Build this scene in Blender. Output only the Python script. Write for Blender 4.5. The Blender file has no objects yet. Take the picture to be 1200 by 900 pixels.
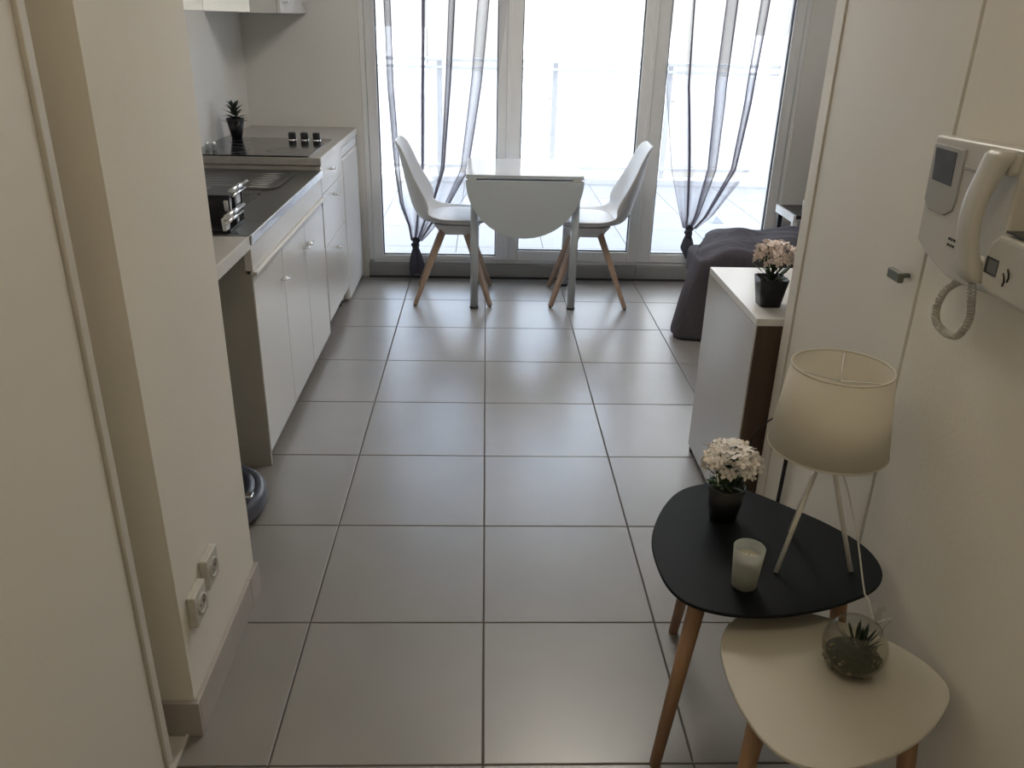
import bpy, bmesh, math, random
from math import pi, sin, cos, radians
from mathutils import Vector, Matrix

SC = bpy.context.scene
COL = SC.collection
rnd = random.Random(7)

# ------------------------------------------------------------------ camera
CAM = (-0.0081, -1.2691, 1.4439)
RR = ((0.9993240, -0.0283392, 0.0234179), (-0.0099426, 0.4049202, 0.9142980), (0.0353928, 0.9139128, -0.4043647))
cd = bpy.data.cameras.new('camera')
cam = bpy.data.objects.new('camera', cd)
COL.objects.link(cam)
r_, u_, f_ = (Vector(v) for v in RR)
m = Matrix.Identity(4)
for i in range(3):
    m[i][0] = r_[i]; m[i][1] = u_[i]; m[i][2] = -f_[i]; m[i][3] = CAM[i]
cam.matrix_world = m
cd.sensor_width = 36.0
cd.lens = 36.0 * 964.97 / 1200.0
cd.clip_start = 0.02
SC.camera = cam

# ------------------------------------------------------------------ world, sun-less bright hazy sky
w = bpy.data.worlds.new('world'); SC.world = w; w.use_nodes = True
nt = w.node_tree; nt.nodes.clear()
wo = nt.nodes.new('ShaderNodeOutputWorld'); bg = nt.nodes.new('ShaderNodeBackground')
tc = nt.nodes.new('ShaderNodeTexCoord'); nz = nt.nodes.new('ShaderNodeTexNoise'); mp = nt.nodes.new('ShaderNodeMapping')
cr = nt.nodes.new('ShaderNodeValToRGB')
mp.inputs['Scale'].default_value = (1, 1, 2.6)
nz.inputs['Scale'].default_value = 2.6; nz.inputs['Detail'].default_value = 4
cr.color_ramp.elements[0].position = 0.42; cr.color_ramp.elements[0].color = (0.58, 0.73, 1.0, 1)
cr.color_ramp.elements[1].position = 0.60; cr.color_ramp.elements[1].color = (1.0, 0.97, 0.92, 1)
nt.links.new(tc.outputs['Generated'], mp.inputs['Vector']); nt.links.new(mp.outputs[0], nz.inputs['Vector'])
nt.links.new(nz.outputs['Fac'], cr.inputs[0]); nt.links.new(cr.outputs[0], bg.inputs['Color'])
bg.inputs['Strength'].default_value = 5.0
nt.links.new(bg.outputs[0], wo.inputs['Surface'])

SC.view_settings.view_transform = 'Standard'
SC.view_settings.look = 'None'
SC.view_settings.gamma = 1.0
SC.view_settings.use_curve_mapping = False
SC.view_settings.exposure = 0.6
SC.cycles.use_denoising = True
SC.cycles.max_bounces = 12
SC.cycles.diffuse_bounces = 6
SC.cycles.glossy_bounces = 5
SC.cycles.transparent_max_bounces = 24
SC.cycles.caustics_reflective = False
SC.cycles.caustics_refractive = False
SC.cycles.sample_clamp_indirect = 8

# sun from behind this building: it lights the block across the street, the terrace stays in shade
sl = bpy.data.lights.new('sun', 'SUN'); sl.energy = 5.0; sl.angle = radians(1.5); sl.color = (1.0, 0.93, 0.82)
so = bpy.data.objects.new('sun', sl); COL.objects.link(so); so.rotation_euler = (radians(52), 0, radians(-18))

# portal over the glazing: guides the sky light through the real opening
pl = bpy.data.lights.new('sky_portal', 'AREA'); pl.shape = 'RECTANGLE'; pl.size = 2.5; pl.size_y = 2.2
pl.cycles.is_portal = True
po = bpy.data.objects.new('sky_portal', pl); COL.objects.link(po)
po.location = (0.53, 3.80, 1.15); po.rotation_euler = (-pi / 2, 0, 0)

# ------------------------------------------------------------------ materials
def mat(name, col, rough=0.5, metal=0.0, noise=0.0, nscale=6.0, bump=0.0, bscale=60.0, coat=0.0, rand=0.0, spec=0.5,
        stretch=None, dist=0.002, trans=0.0, ior=1.45, coatr=0.08):
    M = bpy.data.materials.new(name); M.use_nodes = True
    n = M.node_tree; b = n.nodes['Principled BSDF']
    b.inputs['Base Color'].default_value = (*col, 1)
    b.inputs['Roughness'].default_value = rough
    b.inputs['Metallic'].default_value = metal
    b.inputs['Specular IOR Level'].default_value = spec
    b.inputs['Coat Weight'].default_value = coat
    b.inputs['Coat Roughness'].default_value = coatr
    b.inputs['Transmission Weight'].default_value = trans
    b.inputs['IOR'].default_value = ior
    t = n.nodes.new('ShaderNodeTexCoord'); mpn = n.nodes.new('ShaderNodeMapping')
    n.links.new(t.outputs['Object'], mpn.inputs['Vector'])
    if stretch: mpn.inputs['Scale'].default_value = stretch
    if noise > 0 or rand > 0:
        x = n.nodes.new('ShaderNodeTexNoise'); x.inputs['Scale'].default_value = nscale; x.inputs['Detail'].default_value = 6
        n.links.new(mpn.outputs[0], x.inputs['Vector'])
        h = n.nodes.new('ShaderNodeHueSaturation'); h.inputs['Color'].default_value = (*col, 1)
        mr = n.nodes.new('ShaderNodeMapRange'); mr.inputs['From Min'].default_value = 0.3; mr.inputs['From Max'].default_value = 0.7
        mr.inputs['To Min'].default_value = 1 - noise; mr.inputs['To Max'].default_value = 1 + noise
        n.links.new(x.outputs['Fac'], mr.inputs['Value'])
        last = mr.outputs[0]
        if rand > 0:
            oi = n.nodes.new('ShaderNodeObjectInfo'); mr2 = n.nodes.new('ShaderNodeMapRange')
            mr2.inputs['To Min'].default_value = 1 - rand; mr2.inputs['To Max'].default_value = 1 + rand
            n.links.new(oi.outputs['Random'], mr2.inputs['Value'])
            mm = n.nodes.new('ShaderNodeMath'); mm.operation = 'MULTIPLY'
            n.links.new(last, mm.inputs[0]); n.links.new(mr2.outputs[0], mm.inputs[1]); last = mm.outputs[0]
        n.links.new(last, h.inputs['Value']); n.links.new(h.outputs[0], b.inputs['Base Color'])
    if bump > 0:
        x = n.nodes.new('ShaderNodeTexNoise'); x.inputs['Scale'].default_value = bscale; x.inputs['Detail'].default_value = 4
        n.links.new(mpn.outputs[0], x.inputs['Vector'])
        bp = n.nodes.new('ShaderNodeBump'); bp.inputs['Strength'].default_value = bump; bp.inputs['Distance'].default_value = dist
        n.links.new(x.outputs['Fac'], bp.inputs['Height']); n.links.new(bp.outputs[0], b.inputs['Normal'])
    return M

M_wall = mat('wall_paint', (0.78, 0.75, 0.68), 0.75, noise=0.025, nscale=2.5, bump=0.22, bscale=90)
M_wallk = mat('kitchen_paint', (0.74, 0.73, 0.70), 0.7, noise=0.02, nscale=2.5, bump=0.2, bscale=90)
M_ceil = mat('ceiling_paint', (0.86, 0.85, 0.83), 0.8, noise=0.01)
M_panel = mat('closet_panel', (0.76, 0.73, 0.66), 0.45, noise=0.02, nscale=3, bump=0.12, bscale=220)
M_profile = mat('closet_profile', (0.66, 0.64, 0.58), 0.4, noise=0.02)
M_gapshade = mat('gap_shade', (0.10, 0.095, 0.085), 0.8, noise=0.05)  # shade inside the closet gaps, put into the colour
M_bb = mat('baseboard_tile', (0.42, 0.39, 0.36), 0.35, noise=0.06, nscale=5)
M_tile = mat('floor_tile', (0.25, 0.235, 0.22), 0.36, noise=0.07, nscale=3.2, bump=0.08, bscale=14, rand=0.04, spec=0.9, dist=0.004, coat=0.25, coatr=0.22)
M_grout = mat('grout', (0.10, 0.09, 0.085), 0.85, noise=0.1, nscale=30)
M_ttile = mat('terrace_tile', (0.30, 0.30, 0.31), 0.6, noise=0.05, nscale=3, rand=0.03)
M_frame = mat('window_frame', (0.80, 0.81, 0.81), 0.38, noise=0.015, nscale=4)
M_sill = mat('threshold', (0.30, 0.30, 0.29), 0.45, noise=0.05)
M_rub = mat('seal', (0.04, 0.04, 0.045), 0.6, noise=0.05)
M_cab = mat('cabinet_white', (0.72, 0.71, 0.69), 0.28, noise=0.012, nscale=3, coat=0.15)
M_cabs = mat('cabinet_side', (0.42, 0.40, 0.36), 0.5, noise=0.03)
M_cream = mat('cabinet_cream', (0.80, 0.76, 0.66), 0.3, noise=0.012)
M_work = mat('worktop', (0.42, 0.40, 0.37), 0.35, noise=0.06, nscale=40)
M_workedge = mat('worktop_edge', (0.66, 0.64, 0.60), 0.3, noise=0.02)
M_steel = mat('stainless', (0.20, 0.20, 0.195), 0.30, metal=0.9, noise=0.06, nscale=20, stretch=(1, 8, 1))
M_chrome = mat('chrome', (0.82, 0.82, 0.82), 0.16, metal=1.0, noise=0.02)
M_knob = mat('dull_metal', (0.16, 0.165, 0.14), 0.4, metal=0.6, noise=0.05)
M_hob = mat('hob_glass', (0.012, 0.012, 0.013), 0.12, noise=0.05, coat=0.3)
M_black = mat('black_plastic', (0.014, 0.014, 0.016), 0.35, noise=0.05)
M_blacktop = mat('black_lacquer', (0.007, 0.009, 0.010), 0.5, spec=0.14, noise=0.08, nscale=8, bump=0.05, bscale=300)
M_whitetop = mat('white_lacquer', (0.53, 0.505, 0.435), 0.4, noise=0.02, nscale=6)
M_wood = mat('oak', (0.36, 0.215, 0.125), 0.5, noise=0.16, nscale=9, stretch=(6, 6, 0.6), bump=0.1, bscale=80)
M_woodg = mat('beech_leg', (0.34, 0.24, 0.18), 0.5, noise=0.13, nscale=9, stretch=(6, 6, 0.6))
M_dfrshade = mat('gloss_front_shaded', (0.52, 0.51, 0.49), 0.15, noise=0.015, nscale=3, coat=0.3)  # white front; its shade is put into this darker colour
M_walnut = mat('dark_wood', (0.095, 0.065, 0.048), 0.5, noise=0.18, nscale=7, stretch=(8, 8, 0.5))
M_shell = mat('chair_shell', (0.68, 0.69, 0.70), 0.32, noise=0.01)
M_cush = mat('chair_cushion', (0.74, 0.74, 0.76), 0.45, noise=0.015, bump=0.1, bscale=200)
M_tabshade = mat('table_white_shaded', (0.48, 0.52, 0.55), 0.2, noise=0.012, coat=0.6)  # white table below the top, its backlit shade put into the colour
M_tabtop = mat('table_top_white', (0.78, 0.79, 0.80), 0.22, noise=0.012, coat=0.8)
M_metalw = mat('white_metal', (0.66, 0.65, 0.61), 0.4, noise=0.02)
M_leaf = mat('leaf_green', (0.05, 0.10, 0.035), 0.5, noise=0.25, nscale=30, rand=0.25)
M_leafd = mat('leaf_dark', (0.02, 0.033, 0.02), 0.5, noise=0.25, nscale=30, rand=0.2)
M_pet = mat('petal_cream', (0.92, 0.87, 0.82), 0.6, noise=0.08, nscale=60, rand=0.10)
M_petp = mat('petal_pink', (0.88, 0.76, 0.70), 0.6, noise=0.10, nscale=60, rand=0.14)
M_soil = mat('soil', (0.03, 0.024, 0.018), 0.9, noise=0.3, nscale=80)
M_moss = mat('moss', (0.030, 0.034, 0.018), 0.9, noise=0.4, nscale=120, bump=0.8, bscale=200)
M_peb = mat('pebble', (0.22, 0.19, 0.13), 0.6, noise=0.3, nscale=60, rand=0.5)
M_wax = mat('wax', (0.72, 0.69, 0.56), 0.5, noise=0.03)
M_phone = mat('intercom_plastic', (0.54, 0.525, 0.48), 0.35, noise=0.015)
M_phone2 = mat('intercom_grey', (0.36, 0.35, 0.32), 0.35, noise=0.02)
M_lcd = mat('screen_dark', (0.060, 0.062, 0.066), 0.2, noise=0.05)
M_lcdb = mat('screen_black', (0.018, 0.018, 0.018), 0.3, noise=0.05)
M_lcdg = mat('display_grey', (0.16, 0.165, 0.15), 0.25, noise=0.04)
M_duvet = mat('duvet', (0.080, 0.073, 0.088), 0.85, noise=0.12, nscale=14, bump=0.7, bscale=9, dist=0.03, stretch=(1, 1, .35))
M_navy = mat('navy_plastic', (0.02, 0.024, 0.035), 0.3, noise=0.08)
M_bump = mat('bumper_grey', (0.09, 0.098, 0.125), 0.3, noise=0.05)
M_lidg = mat('lid_grey', (0.17, 0.15, 0.13), 0.45, noise=0.05)
M_tv = mat('tv_black', (0.01, 0.01, 0.012), 0.25, noise=0.05)
M_night = mat('night_dark', (0.03, 0.028, 0.03), 0.4, noise=0.06)
M_rail = mat('rail_white', (0.55, 0.55, 0.56), 0.5, noise=0.02)
M_facade = mat('facade', (0.25, 0.24, 0.22), 0.9, noise=0.05, nscale=0.6)
M_conc = mat('concrete', (0.36, 0.37, 0.40), 0.8, noise=0.1, nscale=10)

def glass_mat(name, tint=(1, 1, 1), refl=0.08, rough=0.0):
    M = bpy.data.materials.new(name); M.use_nodes = True
    n = M.node_tree; n.nodes.clear()
    o = n.nodes.new('ShaderNodeOutputMaterial'); mx = n.nodes.new('ShaderNodeMixShader')
    t = n.nodes.new('ShaderNodeBsdfTransparent'); g = n.nodes.new('ShaderNodeBsdfGlossy')
    t.inputs[0].default_value = (*tint, 1); g.inputs['Roughness'].default_value = rough
    lw = n.nodes.new('ShaderNodeLayerWeight'); pw = n.nodes.new('ShaderNodeMath'); pw.operation = 'POWER'; pw.inputs[1].default_value = 5
    ma = n.nodes.new('ShaderNodeMath'); ma.operation = 'MULTIPLY_ADD'; ma.inputs[1].default_value = 0.95; ma.inputs[2].default_value = 0.045
    lw.inputs['Blend'].default_value = 0.5
    n.links.new(lw.outputs['Facing'], pw.inputs[0]); n.links.new(pw.outputs[0], ma.inputs[0]); n.links.new(ma.outputs[0], mx.inputs[0]); n.links.new(t.outputs[0], mx.inputs[1]); n.links.new(g.outputs[0], mx.inputs[2])
    n.links.new(mx.outputs[0], o.inputs['Surface'])
    return M
M_glass = glass_mat('window_glass', (0.93, 0.95, 0.95))
M_tglass = glass_mat('terrarium_glass', (0.93, 0.93, 0.90), rough=0.03)

def sheer_mat(name, col, alpha, trans=0.35, dens=False):
    M = bpy.data.materials.new(name); M.use_nodes = True
    n = M.node_tree; n.nodes.clear()
    o = n.nodes.new('ShaderNodeOutputMaterial'); mx = n.nodes.new('ShaderNodeMixShader')
    t = n.nodes.new('ShaderNodeBsdfTransparent'); d = n.nodes.new('ShaderNodeBsdfDiffuse'); tl = n.nodes.new('ShaderNodeBsdfTranslucent')
    m2 = n.nodes.new('ShaderNodeMixShader'); m2.inputs[0].default_value = trans
    d.inputs[0].default_value = (*col, 1); tl.inputs[0].default_value = (*col, 1)
    lw = n.nodes.new('ShaderNodeLayerWeight'); lw.inputs['Blend'].default_value = 0.35
    mr = n.nodes.new('ShaderNodeMapRange'); mr.inputs['To Min'].default_value = alpha; mr.inputs['To Max'].default_value = min(1, alpha * 3.2)
    n.links.new(lw.outputs['Facing'], mr.inputs['Value'])
    last = mr.outputs[0]
    if dens:      # opacity of the cloth follows how tightly it is gathered
        at = n.nodes.new('ShaderNodeAttribute'); at.attribute_name = 'dens'
        inv = n.nodes.new('ShaderNodeMath'); inv.operation = 'SUBTRACT'; inv.inputs[0].default_value = 1.0
        pw = n.nodes.new('ShaderNodeMath'); pw.operation = 'POWER'
        in2 = n.nodes.new('ShaderNodeMath'); in2.operation = 'SUBTRACT'; in2.inputs[0].default_value = 1.0
        n.links.new(last, inv.inputs[1]); n.links.new(inv.outputs[0], pw.inputs[0]); n.links.new(at.outputs['Fac'], pw.inputs[1])
        n.links.new(pw.outputs[0], in2.inputs[1]); last = in2.outputs[0]
    n.links.new(last, mx.inputs[0])
    n.links.new(d.outputs[0], m2.inputs[1]); n.links.new(tl.outputs[0], m2.inputs[2])
    n.links.new(t.outputs[0], mx.inputs[1]); n.links.new(m2.outputs[0], mx.inputs[2]); n.links.new(mx.outputs[0], o.inputs['Surface'])
    return M
M_sheer = sheer_mat('sheer_voile', (0.20, 0.18, 0.23), 0.33, 0.3, True)
M_knot = sheer_mat('gathered_voile', (0.09, 0.09, 0.115), 0.9, 0.12)
M_frost = sheer_mat('frosted_panel', (0.80, 0.80, 0.82), 0.55, 0.7)
M_cup = sheer_mat('frosted_glass_cup', (0.62, 0.64, 0.60), 0.45, 0.5)

def shade_mat():
    M = mat('lampshade_fabric', (0.84, 0.81, 0.74), 0.8, noise=0.02, nscale=4, bump=0.25, bscale=400)
    n = M.node_tree; b = n.nodes['Principled BSDF']; o = n.nodes['Material Output']
    tl = n.nodes.new('ShaderNodeBsdfTranslucent'); tl.inputs[0].default_value = (0.84, 0.80, 0.70, 1)
    mx = n.nodes.new('ShaderNodeMixShader'); mx.inputs[0].default_value = 0.45
    n.links.new(b.outputs[0], mx.inputs[1]); n.links.new(tl.outputs[0], mx.inputs[2]); n.links.new(mx.outputs[0], o.inputs['Surface'])
    return M
M_shade = shade_mat()
def emit_mat(name, col, s):
    M = bpy.data.materials.new(name); M.use_nodes = True
    b = M.node_tree.nodes['Principled BSDF']; b.inputs['Base Color'].default_value = (*col, 1)
    b.inputs['Emission Color'].default_value = (*col, 1); b.inputs['Emission Strength'].default_value = s
    return M
M_hallfill = emit_mat('entrance_fill_glow', (1.0, 0.84, 0.60), 10.5)  # glow of the added entrance fill light
M_livingfill = emit_mat('living_fill_glow', (1.0, 0.94, 0.85), 9.5)  # glow of the added living room fill light

# ------------------------------------------------------------------ mesh helpers
class G:
    def __init__(s): s.v = []; s.f = []; s.sm = []
    def add(s, vs, fs, smooth=False):
        k = len(s.v); s.v += [tuple(p) for p in vs]
        for f in fs: s.f.append([k + i for i in f]); s.sm.append(smooth)
        return s
    def box(s, x0, x1, y0, y1, z0, z1, M=None):
        vs = [Vector((x, y, z)) for z in (z0, z1) for y in (y0, y1) for x in (x0, x1)]
        if M: vs = [M @ p for p in vs]
        return s.add(vs, [(0, 2, 3, 1), (4, 5, 7, 6), (0, 1, 5, 4), (2, 6, 7, 3), (0, 4, 6, 2), (1, 3, 7, 5)])
    def tube(s, pts, r, n=10, cap=True, smooth=True):
        pts = [Vector(p) for p in pts]
        if not isinstance(r, (list, tuple)): r = [r] * len(pts)
        vs = []; prev = None
        for i, p in enumerate(pts):
            a = pts[max(0, i - 1)]; b = pts[min(len(pts) - 1, i + 1)]
            t = (b - a).normalized()
            if prev is None:
                ref = Vector((0, 0, 1)) if abs(t.z) < 0.9 else Vector((1, 0, 0))
                x = t.cross(ref).normalized()
            else:
                x = (prev - t * prev.dot(t)).normalized()
            prev = x; y = t.cross(x)
            for k in range(n):
                an = 2 * pi * k / n
                vs.append(p + (x * cos(an) + y * sin(an)) * r[i])
        fs = []
        for i in range(len(pts) - 1):
            for k in range(n):
                a = i * n + k; b = i * n + (k + 1) % n
                fs.append((a, b, b + n, a + n))
        s.add(vs, fs, smooth)
        if cap:
            k0 = len(s.v) - len(vs)
            s.f.append([k0 + k for k in reversed(range(n))]); s.sm.append(False)
            s.f.append([k0 + (len(pts) - 1) * n + k for k in range(n)]); s.sm.append(False)
        return s
    def lathe(s, prof, c=(0, 0, 0), n=32, smooth=True, M=None, cap0=False, cap1=False):
        c = Vector(c); vs = []
        for (r, z) in prof:
            for k in range(n):
                a = 2 * pi * k / n
                p = Vector((r * cos(a), r * sin(a), z))
                if M: p = M @ p
                vs.append(c + p)
        fs = []
        for i in range(len(prof) - 1):
            for k in range(n):
                a = i * n + k; b = i * n + (k + 1) % n
                fs.append((a, b, b + n, a + n))
        s.add(vs, fs, smooth); k0 = len(s.v) - len(vs)
        if cap0: s.f.append([k0 + k for k in reversed(range(n))]); s.sm.append(False)
        if cap1: s.f.append([k0 + (len(prof) - 1) * n + k for k in range(n)]); s.sm.append(False)
        return s
    def loft(s, rings, smooth=True, caps=True):
        n = len(rings[0]); vs = [p for r in rings for p in r]; fs = []
        for i in range(len(rings) - 1):
            for k in range(n):
                a = i * n + k; b = i * n + (k + 1) % n
                fs.append((a, b, b + n, a + n))
        s.add(vs, fs, smooth); k0 = len(s.v) - len(vs)
        if caps:
            s.f.append([k0 + k for k in reversed(range(n))]); s.sm.append(False)
            s.f.append([k0 + (len(rings) - 1) * n + k for k in range(n)]); s.sm.append(False)
        return s
    def grid(s, P, smooth=True):
        a = len(P); b = len(P[0])
        return s.add([p for r in P for p in r], [(i * b + j, i * b + j + 1, (i + 1) * b + j + 1, (i + 1) * b + j) for i in range(a - 1) for j in range(b - 1)], smooth)

def base_loc(o):
    v = Vector((0, 0, 0))
    while o: v += o.location; o = o.parent
    return v
def make(name, g, m, parent=None, bevel=0, seg=2, solid=0, sub=0, local=False, weld=False):
    me = bpy.data.meshes.new(name)
    off = Vector((0, 0, 0)) if local or not parent else base_loc(parent)
    me.from_pydata([tuple(Vector(p) - off) for p in g.v], [], g.f)
    me.polygons.foreach_set('use_smooth', g.sm)
    me.materials.append(m)
    bm = bmesh.new(); bm.from_mesh(me)
    if weld: bmesh.ops.remove_doubles(bm, verts=bm.verts, dist=1e-5)
    if not solid: bmesh.ops.recalc_face_normals(bm, faces=bm.faces)
    bm.to_mesh(me); bm.free()
    o = bpy.data.objects.new(name, me); COL.objects.link(o)
    if parent: o.parent = parent
    if solid:
        s = o.modifiers.new('s', 'SOLIDIFY'); s.thickness = solid; s.offset = 0
    if bevel:
        b = o.modifiers.new('b', 'BEVEL'); b.width = bevel; b.segments = seg; b.limit_method = 'ANGLE'; b.angle_limit = radians(40)
    if sub:
        s = o.modifiers.new('u', 'SUBSURF'); s.levels = sub; s.render_levels = sub
    return o
def tag(o, label=None, cat=None, group=None, kind=None):
    if label: o['label'] = label
    if cat: o['category'] = cat
    if group: o['group'] = group
    if kind: o['kind'] = kind
    return o
def thing(name, loc, label, cat, group=None, rz=0):
    o = bpy.data.objects.new(name, None); COL.objects.link(o)
    o.location = loc; o.rotation_euler = (0, 0, rz); o.empty_display_size = 0.05
    return tag(o, label, cat, group)
def struct(name, g, m, parent=None, label=None, **k):
    o = make(name, g, m, parent, **k)
    if not parent: o['kind'] = 'structure'
    if label: o['label'] = label
    return o
def dup(o, parent=None):
    c = o.copy(); COL.objects.link(c)
    if parent: c.parent = parent
    for ch in list(o.children): dup(ch, c)
    return c
def inst(name, me, parent, loc, rot=(0, 0, 0), sc=1.0, mlist=None):
    o = bpy.data.objects.new(name, me); COL.objects.link(o); o.parent = parent
    o.location = loc; o.rotation_euler = rot; o.scale = (sc, sc, sc) if isinstance(sc, (int, float)) else sc
    return o
def B(*a): return G().box(*a)
def catmull(P, k=6):
    n = len(P); out = []
    for i in range(n):
        p0, p1, p2, p3 = (Vector(P[(i + d) % n]) for d in (-1, 0, 1, 2))
        for j in range(k):
            t = j / k
            out.append(0.5 * ((2 * p1) + (-p0 + p2) * t + (2 * p0 - 5 * p1 + 4 * p2 - p3) * t * t + (-p0 + 3 * p1 - 3 * p2 + p3) * t ** 3))
    return out
def interp(keys, t):
    if t <= keys[0][0]: return keys[0][1:]
    for a, b in zip(keys, keys[1:]):
        if t <= b[0]:
            k = (t - a[0]) / (b[0] - a[0]); return tuple(x + (y - x) * k for x, y in zip(a[1:], b[1:]))
    return keys[-1][1:]

# ------------------------------------------------------------------ room shell
XL, XR, YF, YB, H = -1.33, 2.60, 3.60, -1.90, 2.50
S = 0.45
fl = struct('floor', B(XL - 0.2, XR + 0.2, YB - 0.2, YF, -0.12, -0.0035), M_grout)
gt = G(); h_ = S / 2 - 0.0017; bv = 0.0022
def tile_mesh(hs, b, depth, m):
    g = G()
    r = lambda q, z: [Vector((-q, -q, z)), Vector((q, -q, z)), Vector((q, q, z)), Vector((-q, q, z))]
    g.loft([r(hs, -depth), r(hs, -b), r(hs - b * 0.35, -b * 0.3), r(hs - b, 0)], smooth=False)
    me = bpy.data.meshes.new('tile'); me.from_pydata([tuple(p) for p in g.v], [], g.f); me.materials.append(m)
    return me
tme = tile_mesh(h_, bv, 0.0034, M_tile)
for i in range(-3, 6):
    for j in range(-4, 8):
        inst('tile', tme, fl, ((i + 0.5) * S, (j + 0.5) * S, 0.0), (0, 0, rnd.choice((0, pi / 2, pi, 1.5 * pi))))

struct('ceiling', B(XL - 0.2, XR + 0.2, YB - 0.2, YF + 0.2, H, H + 0.15), M_ceil)
struct('ceiling', B(XL - 0.2, 5.0, YB - 0.2, YF + 0.2, H + 0.15, 9.0), M_ceil, label='unseen block above the room, added to keep the sun off the terrace')  # added unseen mass that shades the terrace from the sun
struct('wall_left', B(XL - 0.15, XL, 0.58, YF + 0.15, 0, H), M_wallk)
# wall stub between the left closet and the kitchen
struct('wall_left', B(XL - 0.15, -0.62, 0.092, 0.58, 0, H), M_wall, label='short painted wall between the left closet and the kitchen')
g = G(); g.box(-0.665, -0.609, 0.080, 0.092, 0, 0.092); g.box(-0.62, -0.609, 0.092, 0.592, 0, 0.092)
bb = struct('baseboard_left', G().box(-0.70, -0.609, 0.080, 0.092, 0, 0.092), M_bb, bevel=0.0015)
make('tile', B(-0.620, -0.609, 0.0925, 0.505, 0, 0.092), M_bb, bb, bevel=0.0015)
make('tile', B(-0.620, -0.609, 0.507, 0.586, 0, 0.092), M_bb, bb, bevel=0.0015)
struct('wall_left', B(XL - 0.15, -1.25, YB - 0.15, 0.092, 0, H), M_gapshade, label='back of the left closet behind its sliding panel')
struct('wall_back', B(XL - 0.15, XR + 0.15, YB - 0.15, YB, 0, H), M_wall)
struct('wall_right', B(0.82, 0.97, YB - 0.1, 0.212, 0, H), M_wall)
struct('wall_right', B(XR, XR + 0.15, 0.86, YF + 0.15, 0, H), M_wallk, label='far right wall of the bed alcove')
# far wall pieces round the glazing
WX0, WX1, WZ1 = -0.70, 1.76, 2.20
struct('wall_far', B(XL, WX0, YF, YF + 0.2, 0, H), M_wallk)
struct('wall_far', B(WX1, XR, YF, YF + 0.2, 0, H), M_wallk, label='grey far wall to the right of the glazed doors')
struct('wall_far', B(WX0, WX1, YF, YF + 0.2, WZ1, H), M_wallk, label='lintel above the glazed doors')

# left closet: sliding panel, profile, floor track
d1 = struct('door_1', B(-0.69, -0.656, -1.75, -0.016, 0.012, H - 0.03), M_panel, label='plain beige sliding closet panel on the left')
g = G(); g.box(-0.693, -0.649, -0.012, 0.010, 0.010, H - 0.03); make('edge_profile', g, M_profile, d1, bevel=0.0015)
make('groove_shade', B(-0.690, -0.660, -0.016, -0.012, 0.012, H - 0.03), M_gapshade, d1)  # dark strip stands in for the shaded groove beside the profile
struct('trim_1', G().box(-0.70, -0.683, -1.8, 0.079, 0, 0.006).box(-0.645, -0.639, -1.8, 0.079, 0, 0.008).box(-0.683, -0.645, -1.8, 0.079, 0, 0.0015), M_metalw, label='slim metal floor track of the sliding closet')
struct('wall_left', B(-1.25, -0.722, -0.02, 0.088, 0, H), M_wall, label='narrow recess jamb beside the sliding closet')

# right closet: door flush with the wall, end panel, knob
d2 = struct('door_2', B(0.822, 0.845, 0.227, 0.792, 0.012, H - 0.02), M_panel, label='plain flush closet door on the right', bevel=0.001)
kb = G(); kb.tube([(0.822, 0.262, 1.006), (0.800, 0.262, 1.006)], 0.005, 12)
kb.box(0.789, 0.801, 0.240, 0.290, 0.996, 1.016)
make('door_handle', kb, M_knob, d2, bevel=0.003)
struct('trim_2', B(0.818, 0.845, 0.796, 0.850, 0, H), M_panel, label='narrow end post beside the right closet door', bevel=0.001)
struct('wall_right', G().box(0.845, XR, 0.79, 0.850, 0, H).box(0.846, 0.97, 0.2155, 0.79, 0, H), M_gapshade, label='closet carcass behind the flush door')

# ------------------------------------------------------------------ glazed doors
win = struct('window_1', G().box(WX0, -0.672, 3.61, 3.70, 0.10, WZ1).box(1.735, WX1, 3.61, 3.70, 0.10, WZ1)
             .box(-0.672, 1.735, 3.61, 3.70, WZ1 - 0.05, WZ1).box(-0.672, 1.735, 3.61, 3.70, 0.085, 0.105), M_frame, bevel=0.003, label='white framed glazing of three tall glass doors')
def sash(x0, x1, gx0, gx1, gz0, nm):
    y0, y1 = 3.600, 3.665; zt = WZ1 - 0.05; gz1 = zt - 0.08; zb = 0.108
    s = make('sash', G().box(x0, gx0, y0, y1, zb, zt).box(gx1, x1, y0, y1, zb, zt).box(gx0, gx1, y0, y1, zb, gz0).box(gx0, gx1, y0, y1, gz1, zt), M_frame, win, bevel=0.004)
    e = 0.006
    make('seal', G().box(gx0, gx0 + e, y0 + 0.012, y0 + 0.030, gz0, gz1).box(gx1 - e, gx1, y0 + 0.012, y0 + 0.030, gz0, gz1).box(gx0 + e, gx1 - e, y0 + 0.012, y0 + 0.030, gz0, gz0 + e), M_rub, s)
    make('pane', B(gx0 + 0.001, gx1 - 0.001, y0 + 0.032, y0 + 0.037, gz0 + 0.001, gz1), M_glass, s)
sash(-0.668, 0.118, -0.613, 0.060, 0.133, 'a')
sash(0.124, 0.914, 0.192, 0.858, 0.170, 'b')
sash(0.920, 1.732, 0.998, 1.672, 0.160, 'c')
for x in (0.121, 0.917):
    make('joint_cover', B(x - 0.012, x + 0.012, 3.590, 3.600, 0.112, WZ1 - 0.06), M_frame, win, bevel=0.003)
struct('trim_3', G().box(WX0, 0.915, 3.585, 3.72, 0.0, 0.085).box(0.918, WX1, 3.585, 3.72, 0.0, 0.085), M_sill, label='grey threshold plinth under the glazed doors', bevel=0.003)
struct('trim_4', B(WX0, WX1, 3.572, 3.585, 0.0, 0.010), M_rub, label='thin dark joint along the foot of the threshold')

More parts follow.
